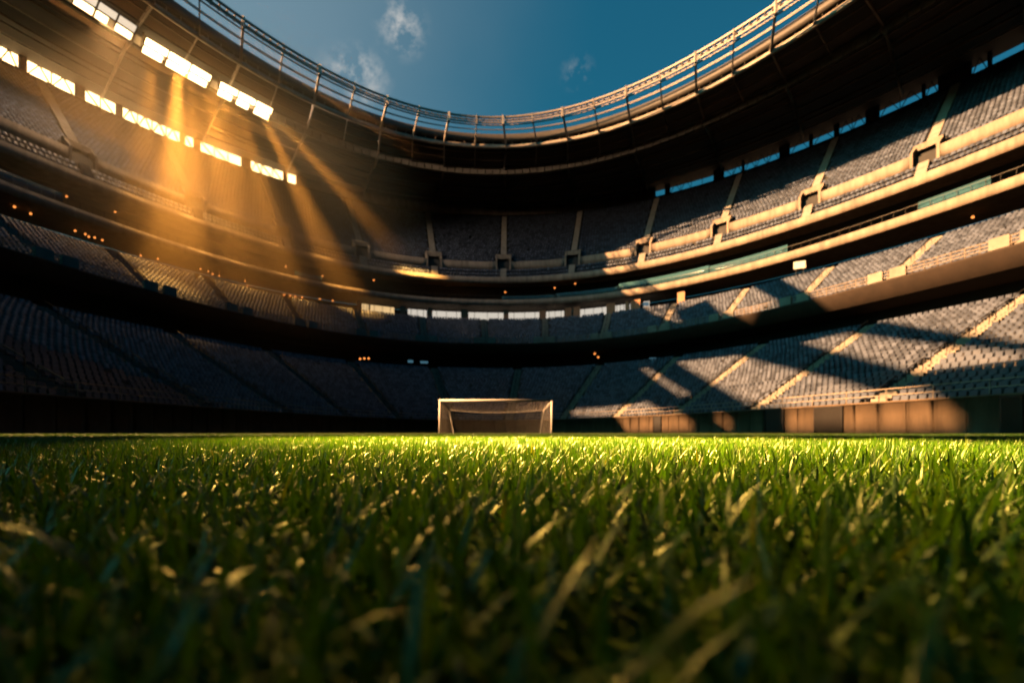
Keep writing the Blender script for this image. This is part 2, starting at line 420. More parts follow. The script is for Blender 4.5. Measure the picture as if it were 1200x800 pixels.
# middle ring of pale panels hanging under the deck
ts_all = arc_ts(RING2, *RT_, 1.9)
for i in range(0, len(ts_all)-1):
    pass
def panel_ring():
    b = MB()
    for a, c in zip(ts_all[:-1], ts_all[1:]):
        R3, R4 = off(RING2, .13), off(RING2, .2); b.hexa([p3(R3, a, 66.5), p3(R4, a, 66.5), p3(R4, c, 66.5), p3(R3, c, 66.5), p3(R3, a, 66.9), p3(R4, a, 66.9), p3(R4, c, 66.9), p3(R3, c, 66.9)])
        u, v = a+(c-a)*.05, a+(c-a)*.95; R1, R2 = RING2, off(RING2, .13)
        z0 = 65.3+random.uniform(0, .05); z1 = 66.85
        b.hexa([p3(R1, u, z0), p3(R2, u, z0), p3(R2, v, z0), p3(R1, v, z0), p3(R1, u, z1), p3(R2, u, z1), p3(R2, v, z1), p3(R1, v, z1)])
    return b.build('panel_ring', M['steel'], stadium)
panel_ring()
sweep('panel_ring_beam', [(RING2, 66.9), (RING2, 67.25), (off(RING2, .5), 67.25), (off(RING2, .5), 66.9)], RT, M['darksteel'], stadium, closed=True, caps=True)
# inner lattice ring that stands free of the deck
RT0 = arc_ts(RING0, *RT_, 1.25)
def lattice():
    b = MB()
    for z, w, R in ((68.95, .34, RING0), (67.75, .24, RING0), (68.9, .22, off(RING0, 1.0)), (67.8, .2, off(RING0, 1.0))):
        p = [p3(R, t, z) for t in RT0]
        for a, c in zip(p[:-1], p[1:]): b.bar(a, c, w)
    for i, t in enumerate(RT0):
        b.bar(p3(RING0, t, 67.7), p3(RING0, t, 69.0), .13)
        b.bar(p3(RING0, t, 68.95), p3(off(RING0, 1.0), t, 68.9), .1)
        if i+1 < len(RT0): b.bar(p3(off(RING0, .5), t, 67.75), p3(off(RING0, .5), RT0[i+1], 68.9), .09)
    return b.build('lattice_ring', M['lattice'], stadium)
lattice()
def pipes():
    b = MB()
    for R, z, w in ((lerp(RING0, RING1, .55), 68.2, .13), (lerp(RING0, RING1, .75), 68.9, .16)):
        p = [p3(R, t, z) for t in RT0]
        for a, c in zip(p[:-1], p[1:]): b.bar(a, c, w)
    return b.build('edge_pipe', M['lattice'], stadium)
pipes()
# radial ribs under the deck
A_RIB = spread(RING1, *RT_, 557, 7.1)
for i, t in enumerate(A_RIB):
    b = MB(); major = i % 2 == 0
    w = .36 if major else .2
    b.bar(p3(RING1, t, 66.2), p3(off(RING0, -.05), t, 68.4), w*1.1, .5)
    b.bar(p3(off(RING0, -.12), t, 67.3), p3(off(RING0, -.12), t, 69.25), w*1.2)
    if major:
        b.bar(p3(off(RING1, .1), t, 66.3), p3(RING2, t, 66.6), w*.8, .7)
        b.bar(p3(RING2, t, 66.6), p3(off(BACK, -.2), t, 68.9), w*.8, .7)
        b.bar(p3(off(RING2, .2), t, 65.3), p3(off(RING2, 9), t, 67.2), w*.6, .3)
    else:
        b.bar(p3(off(RING1, .1), t, 66.4), p3(RING2, t, 66.6), w*.8, .4)
    b.build('roof_rib', M['rib'] if major else M['steel'], stadium)
# concentric purlins and pipes under the deck
for k, f_ in enumerate((.12, .24, .30, .46, .62, .70, .84)):
    R = lerp(RING2, BACK, f_); z = 66.5+(BZ1-67.0)*f_
    sweep('purlin', [(R, z), (R, z+.28), (off(R, .25), z+.28), (off(R, .25), z)], RT, M['rust'] if k % 3 else M['steel'], stadium, closed=True, caps=True)
for f_ in (.3, .6):
    R = lerp(RING1, RING2, f_); z = 66.3
    sweep('purlin', [(R, z), (R, z+.22), (off(R, .2), z+.22), (off(R, .2), z)], RT, M['rust'], stadium, closed=True, caps=True)

# ------------------------------------------------------------------ unseen sheet overhead, its outline and holes shaped to cast the shadow bands
MASK_Z = 72.0
MASK_OUT = [(-190, -140), (130, -140), (130, 58), (62, 58), (12, 46), (-12, 40), (-32, 32), (-49, 23), (-86, 0), (-83.3, 10.3), (-63.9, 36.5), (-63, 43), (-55.7, 49), (-32, 75), (-36, 78), (-52.6, 58.4), (-58, 53.5), (-64, 57),
           (-62.2, 61.6), (-47, 80), (-56, 80), (-65.2, 69), (-72, 66), (-80, 78), (-190, 104)]
MASK_HOLES = [
    [(-81.3, 61.1), (-76.6, 50.4), (-91, 21), (-96.5, 12), (-95.5, 9.7), (-99.4, 4.8), (-102.2, 2.4), (-105.3, 15.5), (-101.5, 16.5), (-101, 23.2)],
    [(-114.5, 51.4), (-112, 55.5), (-102.3, 44.3), (-105.5, 36), (-105.6, 30.6), (-108, 26.4), (-113, 38.6), (-110, 42)],
    [(-105.1, 25.7), (-104.4, 23.9), (-106.3, 21.1), (-106.8, 22.6)],
    [(-87.2, 64.9), (-85.9, 63.4), (-97.3, 39.4), (-99.7, 38.1)],
    [(-71.3, 43.1), (-67.5, 38.6), (-86.5, 8.5), (-89, 6.5), (-90.6, 13)],
    [(-143, -20.5), (-104, -20.5), (-107, 10), (-118, 15), (-143, 12)],
]
def shadow_mask():
    polys = [[Vector((x, y, 0)) for x, y in MASK_OUT]]+[[Vector((x, y, 0)) for x, y in h] for h in MASK_HOLES]
    tri = tessellate_polygon(polys); flat = [v for p in polys for v in p]; n = len(flat)
    V = [(v.x, v.y, MASK_Z) for v in flat]+[(v.x, v.y, MASK_Z+.5) for v in flat]
    F = [tuple(t) for t in tri]+[tuple(i+n for i in reversed(t)) for t in tri]; k = 0
    for p in polys:
        for i in range(len(p)):
            a, c = k+i, k+(i+1) % len(p); F.append((a, c, c+n, a+n))
        k += len(p)
    o = mesh_obj('shadow_sheet', V, F, M['dark'], stadium)
    return o
shadow_mask()

# the end of the bowl behind the camera: one plain closed stand with its roof
ET = np.linspace(-PI+.16, -.002, 70)
sweep('end_stand', [(WALL, -.05), (WALL, 2.0), (LOWB, 12.4), (RAIL, 17.6), (MIDB, 25.9), (FAS1, 31), (FAS2, 37.8), (BACK, 66.0), (BACK, 69.5)], ET, M['terrace'], stadium)
sweep('end_roof', [(off(BACK, 3), 69.5), (RING2, 67.3), (RING1, 67.0), (RING1, 67.6), (RING2, 67.9), (off(BACK, 3), 70.2)], ET, M['dark'], stadium, closed=True, caps=True)

# ------------------------------------------------------------------ seats
def seat_proto():
    """one folding seat facing -y, base at the tread"""
    B = []
    def box(x0, x1, y0, y1, z0, z1, lean=0.0):
        B.append([(x0, y0, z0), (x1, y0, z0), (x1, y1, z0), (x0, y1, z0), (x0, y0+lean, z1), (x1, y0+lean, z1), (x1, y1+lean, z1), (x0, y1+lean, z1)])
    box(-.215, .215, .02, .07, .38, .84, .09)
    box(-.21, .21, -.16, .0, .38, .47, .0)
    V = np.array(B).reshape(-1, 3); F = []
    for k in range(len(B)):
        for f in ((4,5,6,7),(0,1,5,4),(1,2,6,5),(2,3,7,6),(3,0,4,7)): F.append([8*k+i for i in f])
    return V, np.array(F)
def detailed_seat():
    bm = bmesh.new()
    def blk(cx, cy, cz, sx, sy, sz, rx=0, bev=.012):
        r = bmesh.ops.create_cube(bm, size=1); vs = r['verts']
        bmesh.ops.scale(bm, vec=(sx, sy, sz), verts=vs); bmesh.ops.rotate(bm, cent=(0,0,0), matrix=Matrix.Rotation(rx, 3, 'X'), verts=vs)
        bmesh.ops.translate(bm, vec=(cx, cy, cz), verts=vs)
        es = list({e for v in vs for e in v.link_edges}); bmesh.ops.bevel(bm, geom=es, offset=bev, segments=2, affect='EDGES')
    blk(0, .08, .60, .45, .05, .46, -.2, .02)
    blk(0, -.05, .44, .42, .17, .09, .25, .02)
    blk(-.2, .03, .25, .03, .05, .5); blk(.2, .03, .25, .03, .05, .5)
    me = bpy.data.meshes.new('stadium_chair'); bm.to_mesh(me); bm.free(); me.materials.append(M['seat'])
    return me
def seat_rows(R1, z1, R2, z2, rows, t0, t1, aisles, aw, size=1.0):
    out = []
    for i in range(rows):
        R = lerp(R1, R2, (i+.55)/rows); z = z1+(z2-z1)*i/rows
        ts = arc_ts(R, t0, t1, .56*size)
        p = ring(R, ts); q = ring(R, ts+1e-4); tg = q-p; tg /= np.linalg.norm(tg, axis=1)[:, None]
        keep = np.ones(len(ts), bool)
        for a in aisles:
            c = ring(R, a); keep &= np.linalg.norm(p-c, axis=1) > aw
        keep &= rng.random(len(ts)) > .004
        # inward direction: tangent runs with t (counter-clockwise), inward is to its left
        ang = np.arctan2(tg[:, 1], tg[:, 0])
        o = np.stack([p[:, 0], p[:, 1], np.full(len(ts), z), ang, np.full(len(ts), size)], 1)[keep]
        out.append(o)
    return np.concatenate(out)
S_low = seat_rows(LOW0, 1.6, LOWB, 12.4, NL, 0.01, PI-0.01, A_LOW, .9, 1.05)
S_mid = seat_rows(MID0, 17.4, MIDB, 25.9, NM, *MID_T, A_MID, .95, 1.12)
S_f = seat_rows(off(FAS2, .7), 37.4, UPA, 41.0, NF, *UP_T, A_UP, 1.05, 1.3)
S_up = np.concatenate([seat_rows(UPB, 42.9, BACK, 66.0, NU, *UP_T, A_UP, 1.1, 1.3)])
# leave room for the stair entrances
def clear_entr(S):
    keep = np.ones(len(S), bool)
    for a in A_UP:
        c = ring(lerp(UPB, BACK, 1.6/32), a); keep &= ~((np.linalg.norm(S[:, :2]-c, axis=1) < 2.4) & (S[:, 2] < 45.6))
    return S[keep]
S_up = clear_entr(S_up)
ALL = np.concatenate([S_low, S_mid, S_f, S_up])
# the seats that show largest: nearest to the eye inside the frame
px = 600+600*ALL[:, 0]/np.maximum(ALL[:, 1], .1); dist = np.linalg.norm(ALL[:, :3], axis=1)
inframe = (ALL[:, 1] > 5) & (px > 2) & (px < 1198)
order = np.argsort(np.where(inframe, dist, 1e9))
near = order[:300]; rest = np.setdiff1d(np.arange(len(ALL)), near)
rest = rest[(px[rest] > -250) & (px[rest] < 1450) & (ALL[rest, 1] > 3)]
sV, sF = seat_proto()
def seat_stuff(S):
    n = len(S); jit = rng.normal(0, .03, n)
    c, s = np.cos(S[:, 3]+PI+jit), np.sin(S[:, 3]+PI+jit)
    # local +y is outward: rotate so that -y looks inward
    k_ = S[:, 4, None]; X = sV[None, :, 0]*k_; Y = sV[None, :, 1]*k_; Z = sV[None, :, 2]*k_
    V = np.stack([S[:, 0, None]+c[:, None]*X-s[:, None]*Y, S[:, 1, None]+s[:, None]*X+c[:, None]*Y, S[:, 2, None]+Z+0*X], -1)
    F = sF[None]+(np.arange(n)*len(sV))[:, None, None]
    return V.reshape(-1, 3), F.reshape(-1, 4)
V, F = seat_stuff(ALL[rest])
o = np_mesh('stadium_chairs', V, F, None, M['seat']); tag(o, 'thousands of navy folding seats filling all three tiers of the bowl', 'seats', kind='stuff')
me = detailed_seat()
proto = None
for i in near:
    s = ALL[i]
    if proto is None: q = proto = bpy.data.objects.new('stadium_chair', me)
    else: q = proto.copy()
    C.objects.link(q); q.location = s[:3]; q.scale = (s[4],)*3; q.rotation_euler = (0, 0, s[3]+PI+random.gauss(0, .03))
    if s[0] < 0: tag(q, 'navy plastic folding seat in the shaded rows nearest the camera above the dark left wall', 'seat', 'nearest seats of the shaded stand at left')
    else: tag(q, 'navy plastic folding seat in the front rows nearest the camera above the brown right wall', 'seat', 'nearest seats of the sunlit stand at right')

# ------------------------------------------------------------------ added glowing panels standing for the bright openings in the left roof
def at(px_, py, z):
    Y = 600*z/(506.5-py); return Vector(((px_-600)/600*Y, Y, z))
def bank(x0, y0, x1, y1, lab, bright, rows=2):
    z = 65.2; a, c = at(x0, y0, z), at(x1, y1, z)
    e = empty('glow_panel_bank', (a+c)/2); tag(e, lab, 'floodlight', 'glow panels standing for roof openings')
    o0 = (a+c)/2; d = (c-a).normalized(); L = (c-a).length
    out = Vector((d.y, -d.x, 0)); out = out if out.dot(o0) > 0 else -out; out.z = 0
    tilt = (-out*.75+Vector((0, 0, -.66))).normalized()           # panes look in and down
    upv = (out*.66*-1+Vector((0, 0, .75))).normalized()
    f = MB(); hh = 2.6
    for r_ in (-1, 0, 1): f.bar(-d*L/2+upv*r_*hh/2, d*L/2+upv*r_*hh/2, .14)
    n = max(2, int(round(L/3.2)))
    for i in range(n+1): f.bar(-d*L/2+d*L*i/n-upv*hh/2, -d*L/2+d*L*i/n+upv*hh/2, .18)
    for i in (0, n): f.bar(-d*L/2+d*L*i/n, -d*L/2+d*L*i/n+Vector((0, 0, 2.4)), .2)
    fr = f.build('frame', M['rust'], e)
    for i in range(n):
        for r_ in range(rows):
            u0, u1 = -L/2+L*i/n+.16, -L/2+L*(i+1)/n-.16
            if r_ == 0: u1 -= random.uniform(0, .9)
            v0 = (-hh/2+.12 if r_ == 0 else .14); v1 = (-.16 if r_ == 0 else hh/2-.1)
            b = MB(); k = -tilt*.25
            P = [d*u0+upv*v0, d*u1+upv*v0, d*u1+upv*v1, d*u0+upv*v1]
            b.hexa([p+k for p in P]+[p for p in P])
            b.build('lamp', bright[r_], e)  # glowing pane, added in place of an open strip of sky
    return e, tilt
b1, t1_ = bank(88, -6, 158, 40, 'paler glow panel standing for a bright roof opening at the end of the row', [M['gapglow'], M['roofglowdim']])
b2, t2_ = bank(168, 52, 246, 97, 'brightest glow panel standing for a roof opening, middle one of the row', [M['roofglow'], M['roofglow']])
b3, t3_ = bank(256, 103, 318, 135, 'glow panel standing for a roof opening where the long light beam starts', [M['roofglow'], M['roofglow']])

def spot(name, loc, target, power, size, blend, color=(1, .62, .26), radius=.4):
    l = bpy.data.lights.new(name, 'SPOT'); l.energy = power; l.color = color
    l.spot_size = math.radians(size); l.spot_blend = blend; l.shadow_soft_size = radius
    o = bpy.data.objects.new(name, l); o.location = loc
    o.rotation_euler = (Vector(target)-Vector(loc)).to_track_quat('-Z', 'Y').to_euler()
    C.objects.link(o); return o
L2 = b2.location+t2_*1.2; L3 = b3.location+t3_*1.2
spot('pitch_pool_spot', L2, (0.15, 2.5, 0), 8.6e6, 1.48, 1, (1, .57, .10))  # added spot that makes the lit pool on the near grass
GOLD = (1, .47, .10)
def beam(src, px_, ring_, z, power, size, radius=.8):
    spot('light_shaft_spot', src, p3(ring_, t_of_px(ring_, px_), z), power, size, 1, GOLD, radius)  # added spot that draws one light shaft in the smoke
A2 = (at(246, 97, 65.2)-at(168, 52, 65.2))*.5; A3 = (at(318, 135, 65.2)-at(256, 103, 65.2))*.5
beam(L3+A3*1.15, 478, FAS2, 40, 4.0e5, 12)        # the long ray towards the centre
beam(L3+A3*.5, 405, FAS1, 30, 1.5e5, 15)
beam(L3-A3*.4, 340, FAS1, 28, .7e5, 13)
beam(L2+A2*.8, 285, MIDB, 22, .6e5, 12)
beam(L2+A2*.3, 235, MIDB, 14, 1.0e5, 11)
beam(L2-A2*.1, 198, RAIL, 6, 1.6e5, 13)
beam(L2-A2*.8, 158, MIDB, 20, .35e5, 16)
beam(L2+A2*1.1, 250, FAS1, 26, .25e5, 60, 3)      # the wide glow
spot('bowl_fill_spot', b1.location+t1_*1.2, (-70, 92, 30), .75e4, 130, 1, (1, .62, .34), 1.0)  # added fill that lifts the left fascias
spot('bowl_fill_spot', L3, (6, 130, 42), 1.0e4, 75, 1, (1, .70, .46), 1.0)  # added fill that lifts the shaded centre fascias

# ------------------------------------------------------------------ small lamps, screens and boards
def surf(px_, py, R, depth_add=0):
    q = p3(R, t_of_px(R, px_), 0); return Vector((q.x, q.y, (506.5-py)/600*q.y))
def lamp(px_, py, R, lab, r=.14, m='bulb'):
    P = surf(px_, py, R); e = empty('hanging_lamp', P); tag(e, lab, 'lamp', 'small orange lamps along the concourses')
    bm = bmesh.new(); bmesh.ops.create_icosphere(bm, subdivisions=2, radius=r)
    me_ = bpy.data.meshes.new('bulb'); bm.to_mesh(me_); bm.free(); me_.materials.append(M[m])
    link(bpy.data.objects.new('bulb', me_), e)
    c = MB(); c.tube((0, 0, r*.8), (0, 0, r*1.6), r*.6); c.tube((0, 0, r*1.6), (0, 0, r*1.6+.9), .02)
    c.build('fitting', M['gate'], e)
RM = off(FAS1, 3.5); RL = off(LOWB, 3)
lamps = [(88, 270, RM), (100, 274, RM), (104, 277, RM), (111, 278, RM), (120, 281, RM), (165, 299, RM), (185, 303, RM), (235, 315, RM), (244, 318, RM), (249, 321, RM), (257, 323, RM), (287, 329, RM), (290, 334, RM), (333, 345, RM), (340, 346, RM), (346, 347, RM), (354, 348, RM), (375, 350, RM), (390, 352, RM),
         (17, 242, RM), (36, 250, RM), (78, 230, off(FAS1, 5)), (135, 248, off(FAS1, 5)), (335, 312, off(FAS1, 5)), (378, 323, off(FAS1, 5)), (438, 328, off(FAS1, 5)), (592, 342, off(FAS1, 4)), (650, 337, off(FAS1, 4)), (674, 332, off(FAS1, 5)),
         (422, 420, RL), (427, 419.5, RL), (432, 419.5, RL), (697, 414, RL), (701, 418, RL), (1140, 254, RM)]
ORD = ['first', 'second', 'third', 'fourth', 'fifth', 'sixth']
LAMP_SETS = [
    (range(0, 5), '%s from the left of five small orange lamps close together above the shaded middle tier'),
    (range(5, 7), '%s from the left of two dim orange lamps beside the concrete band at left'),
    (range(7, 11), '%s from the left of four orange lamps in the smoke above the middle tier'),
    (range(11, 13), '%s from the top of two orange lamps set close together left of the stairs'),
    (range(13, 19), '%s from the left of six orange lamps in a row before the lit rooms'),
    (range(19, 21), '%s from the left of two dim orange lamps below the teal glass at far left'),
    (range(29, 32), '%s from the left of three orange lamps on the lower concourse behind the goal'),
    (range(32, 34), '%s from the top of two orange lamps on the lower concourse right of the goal')]
LAMP_ONE = {21: 'lone orange lamp in the dark suite level just past the teal glass end', 22: 'faint orange lamp in the dark suite level below the brightest lit opening',
            23: 'orange lamp in the suite level above the short glass strip at left', 24: 'orange lamp at the right end of the short glass strip in the suite level',
            25: 'faint orange lamp in the suite level above the warm lit room', 26: 'orange lamp at the left end of the long teal glass balustrade',
            27: 'orange lamp above the long teal glass balustrade near the shadow edge', 28: 'dim orange lamp under the first sunlit stretch of the upper concrete band',
            34: 'orange lamp above the sunlit middle tier by the far right stairs'}
def LAMP_LABEL(i):
    if i in LAMP_ONE: return LAMP_ONE[i]
    for r_, t_ in LAMP_SETS:
        if i in r_: return t_ % ORD[i-r_[0]]
for i, (a, c, R) in enumerate(lamps): lamp(a, c, R, LAMP_LABEL(i), .15 if a < 330 else .19)
def screen(px_, py, R, w, h, lab, m, cat='screen', name='display_screen'):
    P = surf(px_, py, R); e = empty(name, P); tag(e, lab, cat)
    ang = math.atan2(P.x, P.y); e.rotation_euler = (0, 0, -ang)
    b = MB(); b.hexa([(-w/2, 0, -h/2), (w/2, 0, -h/2), (w/2, .12, -h/2), (-w/2, .12, -h/2), (-w/2, 0, h/2), (w/2, 0, h/2), (w/2, .12, h/2), (-w/2, .12, h/2)])
    b.build('panel', M[m], e)
    f = MB()
    for x in (-w/2, w/2): f.bar((x, .05, -h/2-.04), (x, .05, h/2+.04), .06)
    for z in (-h/2, h/2): f.bar((-w/2-.03, .05, z), (w/2+.03, .05, z), .06)
    for x in (-w*.3, w*.3): f.bar((x, .1, -h/2-1.2), (x, .1, -h/2), .07)
    f.build('frame', M['darksteel'], e)
screen(937, 310, off(MIDB, .5), 1.75, 1.2, 'white rectangular board standing at the back of the sunlit middle tier', 'board', 'board', 'sign_board')
screen(481, 423, RL, 1.0, .5, 'small bluish screen on the lower concourse above the seats', 'bluebulb')
screen(497, 424, RL, 1.5, .45, 'wider bluish screen beside the small one on the lower concourse', 'bluebulb')
screen(765, 420, RL, 1.3, .4, 'bluish screen on the lower concourse right of the goal', 'bluebulb')
screen(757, 356, off(MIDB, .8), 1.1, .7, 'pale blue screen behind the last rows of the middle tier', 'bluebulb')

# ------------------------------------------------------------------ the goal
def goal():
    Y = 33.5; s = 131/600*Y/7.32; W = 7.32*s/2; Hh = 2.13; x0 = (581-600)/600*Y
    g = empty('football_goal', (x0, Y, 0)); tag(g, 'white football goal with a sagging net on the far grass', 'goal')
    r = .068
    for sx in (-1, 1):
        b = MB(); b.tube((sx*W, 0, -.02), (sx*W, 0, Hh), r, 12); b.build('goalpost', M['white'], g, True)
    b = MB(); b.tube((-W-r, 0, Hh+.02), (W+r, 0, Hh+.02), r, 12); b.build('crossbar', M['white'], g, True)
    D1, D2 = 1.6, 2.6
    for sx in (-1, 1):
        b = MB(); xi = sx*(W-.08)
        b.tube((sx*W, .05, Hh-.05), (sx*(W-.42), D1, Hh-.55), .035); b.tube((sx*(W-.42), D1, Hh-.55), (sx*(W-.62), D2, 0), .035)
        b.build('stanchion', M['white'], g)
    # net: roof, back and sides as cords
    b = MB(); cr = .0035; st = .14
    def sag(u): return .18*(1-(2*u-1)**2)
    nx = int(2*W/st)
    def top(u, v):                     # u across, v from bar to back
        x = -W+2*W*u; wb = 1-.42/W*v; return Vector((x*wb, .05+D1*v, Hh-.04-.5*v-sag(u)*v*1.0-.1*math.sin(PI*v)))
    def back(u, v):
        a = top(u, 1); wb = (W-.62)/(W-.42); return a.lerp(Vector((a.x*wb, D2, 0.0)), v)
    def grid(fn, nu, nv):
        P = [[fn(i/nu, j/nv) for j in range(nv+1)] for i in range(nu+1)]
        for i in range(nu+1):
            for j in range(nv):
                b.bar(P[i][j], P[i][j+1], cr*2)
        for j in range(nv+1):
            for i in range(nu):
                b.bar(P[i][j], P[i+1][j], cr*2)
    grid(top, nx, 11); grid(back, nx, 13)
    for sx in (0, 1):
        def side(u, v, sx=sx):
            p0 = Vector(((-1 if sx == 0 else 1)*W, .05, Hh*(1-v))); p1 = top(sx, 1).lerp(back(sx, 1), v)
            return p0.lerp(p1, u)
        grid(side, 14, 13)
    n_ = b.build('net', M['net'], g)
    c = MB(); P = [top(i/24, 1) for i in range(25)]
    for a, d in zip(P[:-1], P[1:]): c.bar(a, d, .04)
    c.build('net_rope', M['net'], n_)
goal()

# ------------------------------------------------------------------ ground and grass
p = np.array([(-600, -600, -.06), (600, -600, -.06), (600, 700, -.06), (-600, 700, -.06)])
tag(np_mesh('ground', p, [[0, 1, 2, 3]], None, M['soil']), kind='structure')
ts = arc_ts(off(WALL, .2), .002, PI-.002, 1.5); q = ring(off(WALL, .2), ts)
V = [(x, y, 0) for x, y in q]+[(q[-1][0], -60, 0), (q[0][0], -60, 0)]
tag(mesh_obj('pitch', V, [tuple(range(len(V)))], M['pitch']), kind='structure')

def grass_mat():
    m = bpy.data.materials.new('grass_blade'); m.use_nodes = True; nt = m.node_tree
    for n in list(nt.nodes): nt.nodes.remove(n)
    out = nt.nodes.new('ShaderNodeOutputMaterial'); g = nt.nodes.new('ShaderNodeNewGeometry')
    cr = nt.nodes.new('ShaderNodeValToRGB'); e = cr.color_ramp.elements
    e[0].position = 0; e[0].color = (.012, .046, .007, 1); e[1].position = 1; e[1].color = (.10, .115, .025, 1)
    for pos, col in ((.975, (.06, .12, .016, 1)), (.45, (.026, .085, .010, 1)), (.82, (.042, .105, .012, 1)), (.95, (.055, .115, .015, 1))):
        x = e.new(pos); x.color = col
    nt.links.new(g.outputs['Random Per Island'], cr.inputs['Fac'])
    pr = nt.nodes.new('ShaderNodeBsdfPrincipled'); pr.inputs['Roughness'].default_value = .42; pr.inputs['Specular IOR Level'].default_value = .45
    nt.links.new(cr.outputs['Color'], pr.inputs['Base Color'])
    tl_ = nt.nodes.new('ShaderNodeBsdfTranslucent')
    mx = nt.nodes.new('ShaderNodeVectorMath'); mx.operation = 'MULTIPLY'; mx.inputs[1].default_value = (2.0, 1.65, .45)
    nt.links.new(cr.outputs['Color'], mx.inputs[0]); nt.links.new(mx.outputs['Vector'], tl_.inputs['Color'])
    ms = nt.nodes.new('ShaderNodeMixShader'); ms.inputs[0].default_value = .28
    nt.links.new(pr.outputs[0], ms.inputs[1]); nt.links.new(tl_.outputs[0], ms.inputs[2]); nt.links.new(ms.outputs[0], out.inputs['Surface'])
    return m
def blades(y0, y1, dens, hmin, hmax, w0, w1, seg):
    # uniform over the ground seen between depths y0 and y1, with a margin at each side
    X = lambda y: 1.06*y+1.4
    area = (y1-y0)*(X(y0)+X(y1)); n = int(area*dens*FAST_GRASS)
    y = rng.uniform(y0, y1, n*2); x = rng.uniform(-1, 1, n*2)*X(y1); ok = np.abs(x) < X(y); x, y = x[ok], y[ok]
    n = min(len(x), n); x, y = x[:n], y[:n]
    # tufts: pull the blades towards clump centres
    cl = .02 if y1 < 3 else .05
    cx_ = np.round(x/cl)*cl+rng.normal(0, cl*.3, n); x = x*.6+cx_*.4
    h = rng.uniform(hmin, hmax, n)*(1+.18*np.sin(x*9+1.3)*np.sin(y*7+.4)); w = rng.uniform(w0, w1, n)
    tall = rng.random(n) < .04; h[tall] *= 1.3
    az = rng.uniform(0, 2*PI, n); lean = np.abs(rng.normal(.0, .5, n))+.08; bend = rng.normal(.5, .5, n)
    face = az+PI/2+rng.normal(0, .5, n)
    V = np.zeros((n, 2*seg+1, 3), np.float32)
    px_, py_, pz_ = x.copy(), y.copy(), np.full(n, -.004); ang = lean.copy()
    for k in range(seg+1):
        f = k/seg; ww = w*(1-f**2.2)*.5*(.8+.4*min(1, f*3))
        if k < seg:
            V[:, 2*k] = np.stack([px_-np.cos(face)*ww, py_-np.sin(face)*ww, pz_], 1)
            V[:, 2*k+1] = np.stack([px_+np.cos(face)*ww, py_+np.sin(face)*ww, pz_], 1)
        else: V[:, 2*k] = np.stack([px_, py_, pz_], 1)
        st = h/seg; px_ = px_+np.cos(az)*np.sin(ang)*st; py_ = py_+np.sin(az)*np.sin(ang)*st; pz_ = pz_+np.cos(ang)*st
        ang = np.clip(ang+bend/seg*1.4, -1.2, 1.75)
    b = np.arange(n)*(2*seg+1)
    Q = np.concatenate([np.stack([b+2*k, b+2*k+1, b+2*k+3, b+2*k+2], 1) for k in range(seg-1)]) if seg > 1 else np.zeros((0, 4), int)
    T = np.stack([b+2*seg-2, b+2*seg-1, b+2*seg], 1)
    return V.reshape(-1, 3), Q, T
parts = [blades(.05, .5, 27000, .016, .037, .0016, .0032, 4), blades(.5, 1.5, 21000, .015, .037, .0016, .0032, 4), blades(1.5, 3.4, 12500, .015, .035, .002, .0036, 3),
         blades(3.4, 7, 4200, .016, .031, .003, .0052, 2), blades(7, 16, 800, .015, .028, .007, .012, 2)]
Vs, Qs, Ts, k = [], [], [], 0
for v, q_, t_ in parts:
    Vs.append(v); Qs.append(q_+k); Ts.append(t_+k); k += len(v)
g = np_mesh('grass', np.concatenate(Vs), np.concatenate(Qs), np.concatenate(Ts), grass_mat(), None, True)
tag(g, 'short dense green grass blades covering the pitch', 'grass', kind='stuff')

# ------------------------------------------------------------------ air
def volume(name, density, color, aniso, soft=False):
    m = bpy.data.materials.new(name); m.use_nodes = True; nt = m.node_tree
    nt.nodes.remove(nt.nodes['Principled BSDF']); v = nt.nodes.new('ShaderNodeVolumePrincipled')
    v.inputs['Density'].default_value = density; v.inputs['Color'].default_value = (*color, 1); v.inputs['Anisotropy'].default_value = aniso
    if soft:      # the smoke thins out towards its rim
        tc = nt.nodes.new('ShaderNodeTexCoord'); ln = nt.nodes.new('ShaderNodeVectorMath'); ln.operation = 'LENGTH'
        nt.links.new(tc.outputs['Object'], ln.inputs[0])
        mr = nt.nodes.new('ShaderNodeMapRange'); mr.interpolation_type = 'SMOOTHSTEP'
        mr.inputs['From Min'].default_value = .15; mr.inputs['From Max'].default_value = 1; mr.inputs['To Min'].default_value = density; mr.inputs['To Max'].default_value = 0
        nt.links.new(ln.outputs['Value'], mr.inputs['Value']); nt.links.new(mr.outputs['Result'], v.inputs['Density'])
    nt.links.new(v.outputs[0], nt.nodes['Material Output'].inputs['Volume']); return m
SMOKE = True
if SMOKE:
    bm = bmesh.new(); bmesh.ops.create_icosphere(bm, subdivisions=4, radius=1)
    me_ = bpy.data.meshes.new('smoke'); bm.to_mesh(me_); bm.free(); me_.materials.append(volume('smoke', .025, (1, .74, .42), .35, True))  # the gold of the light is put into the smoke colour
    o = bpy.data.objects.new('smoke', me_); C.objects.link(o)
    o.location = (-55, 92, 37); o.scale = (44, 40, 35)
    tag(o, 'thin added smoke, tinted gold like the light, showing the beams at the left of the bowl', 'smoke', kind='stuff')

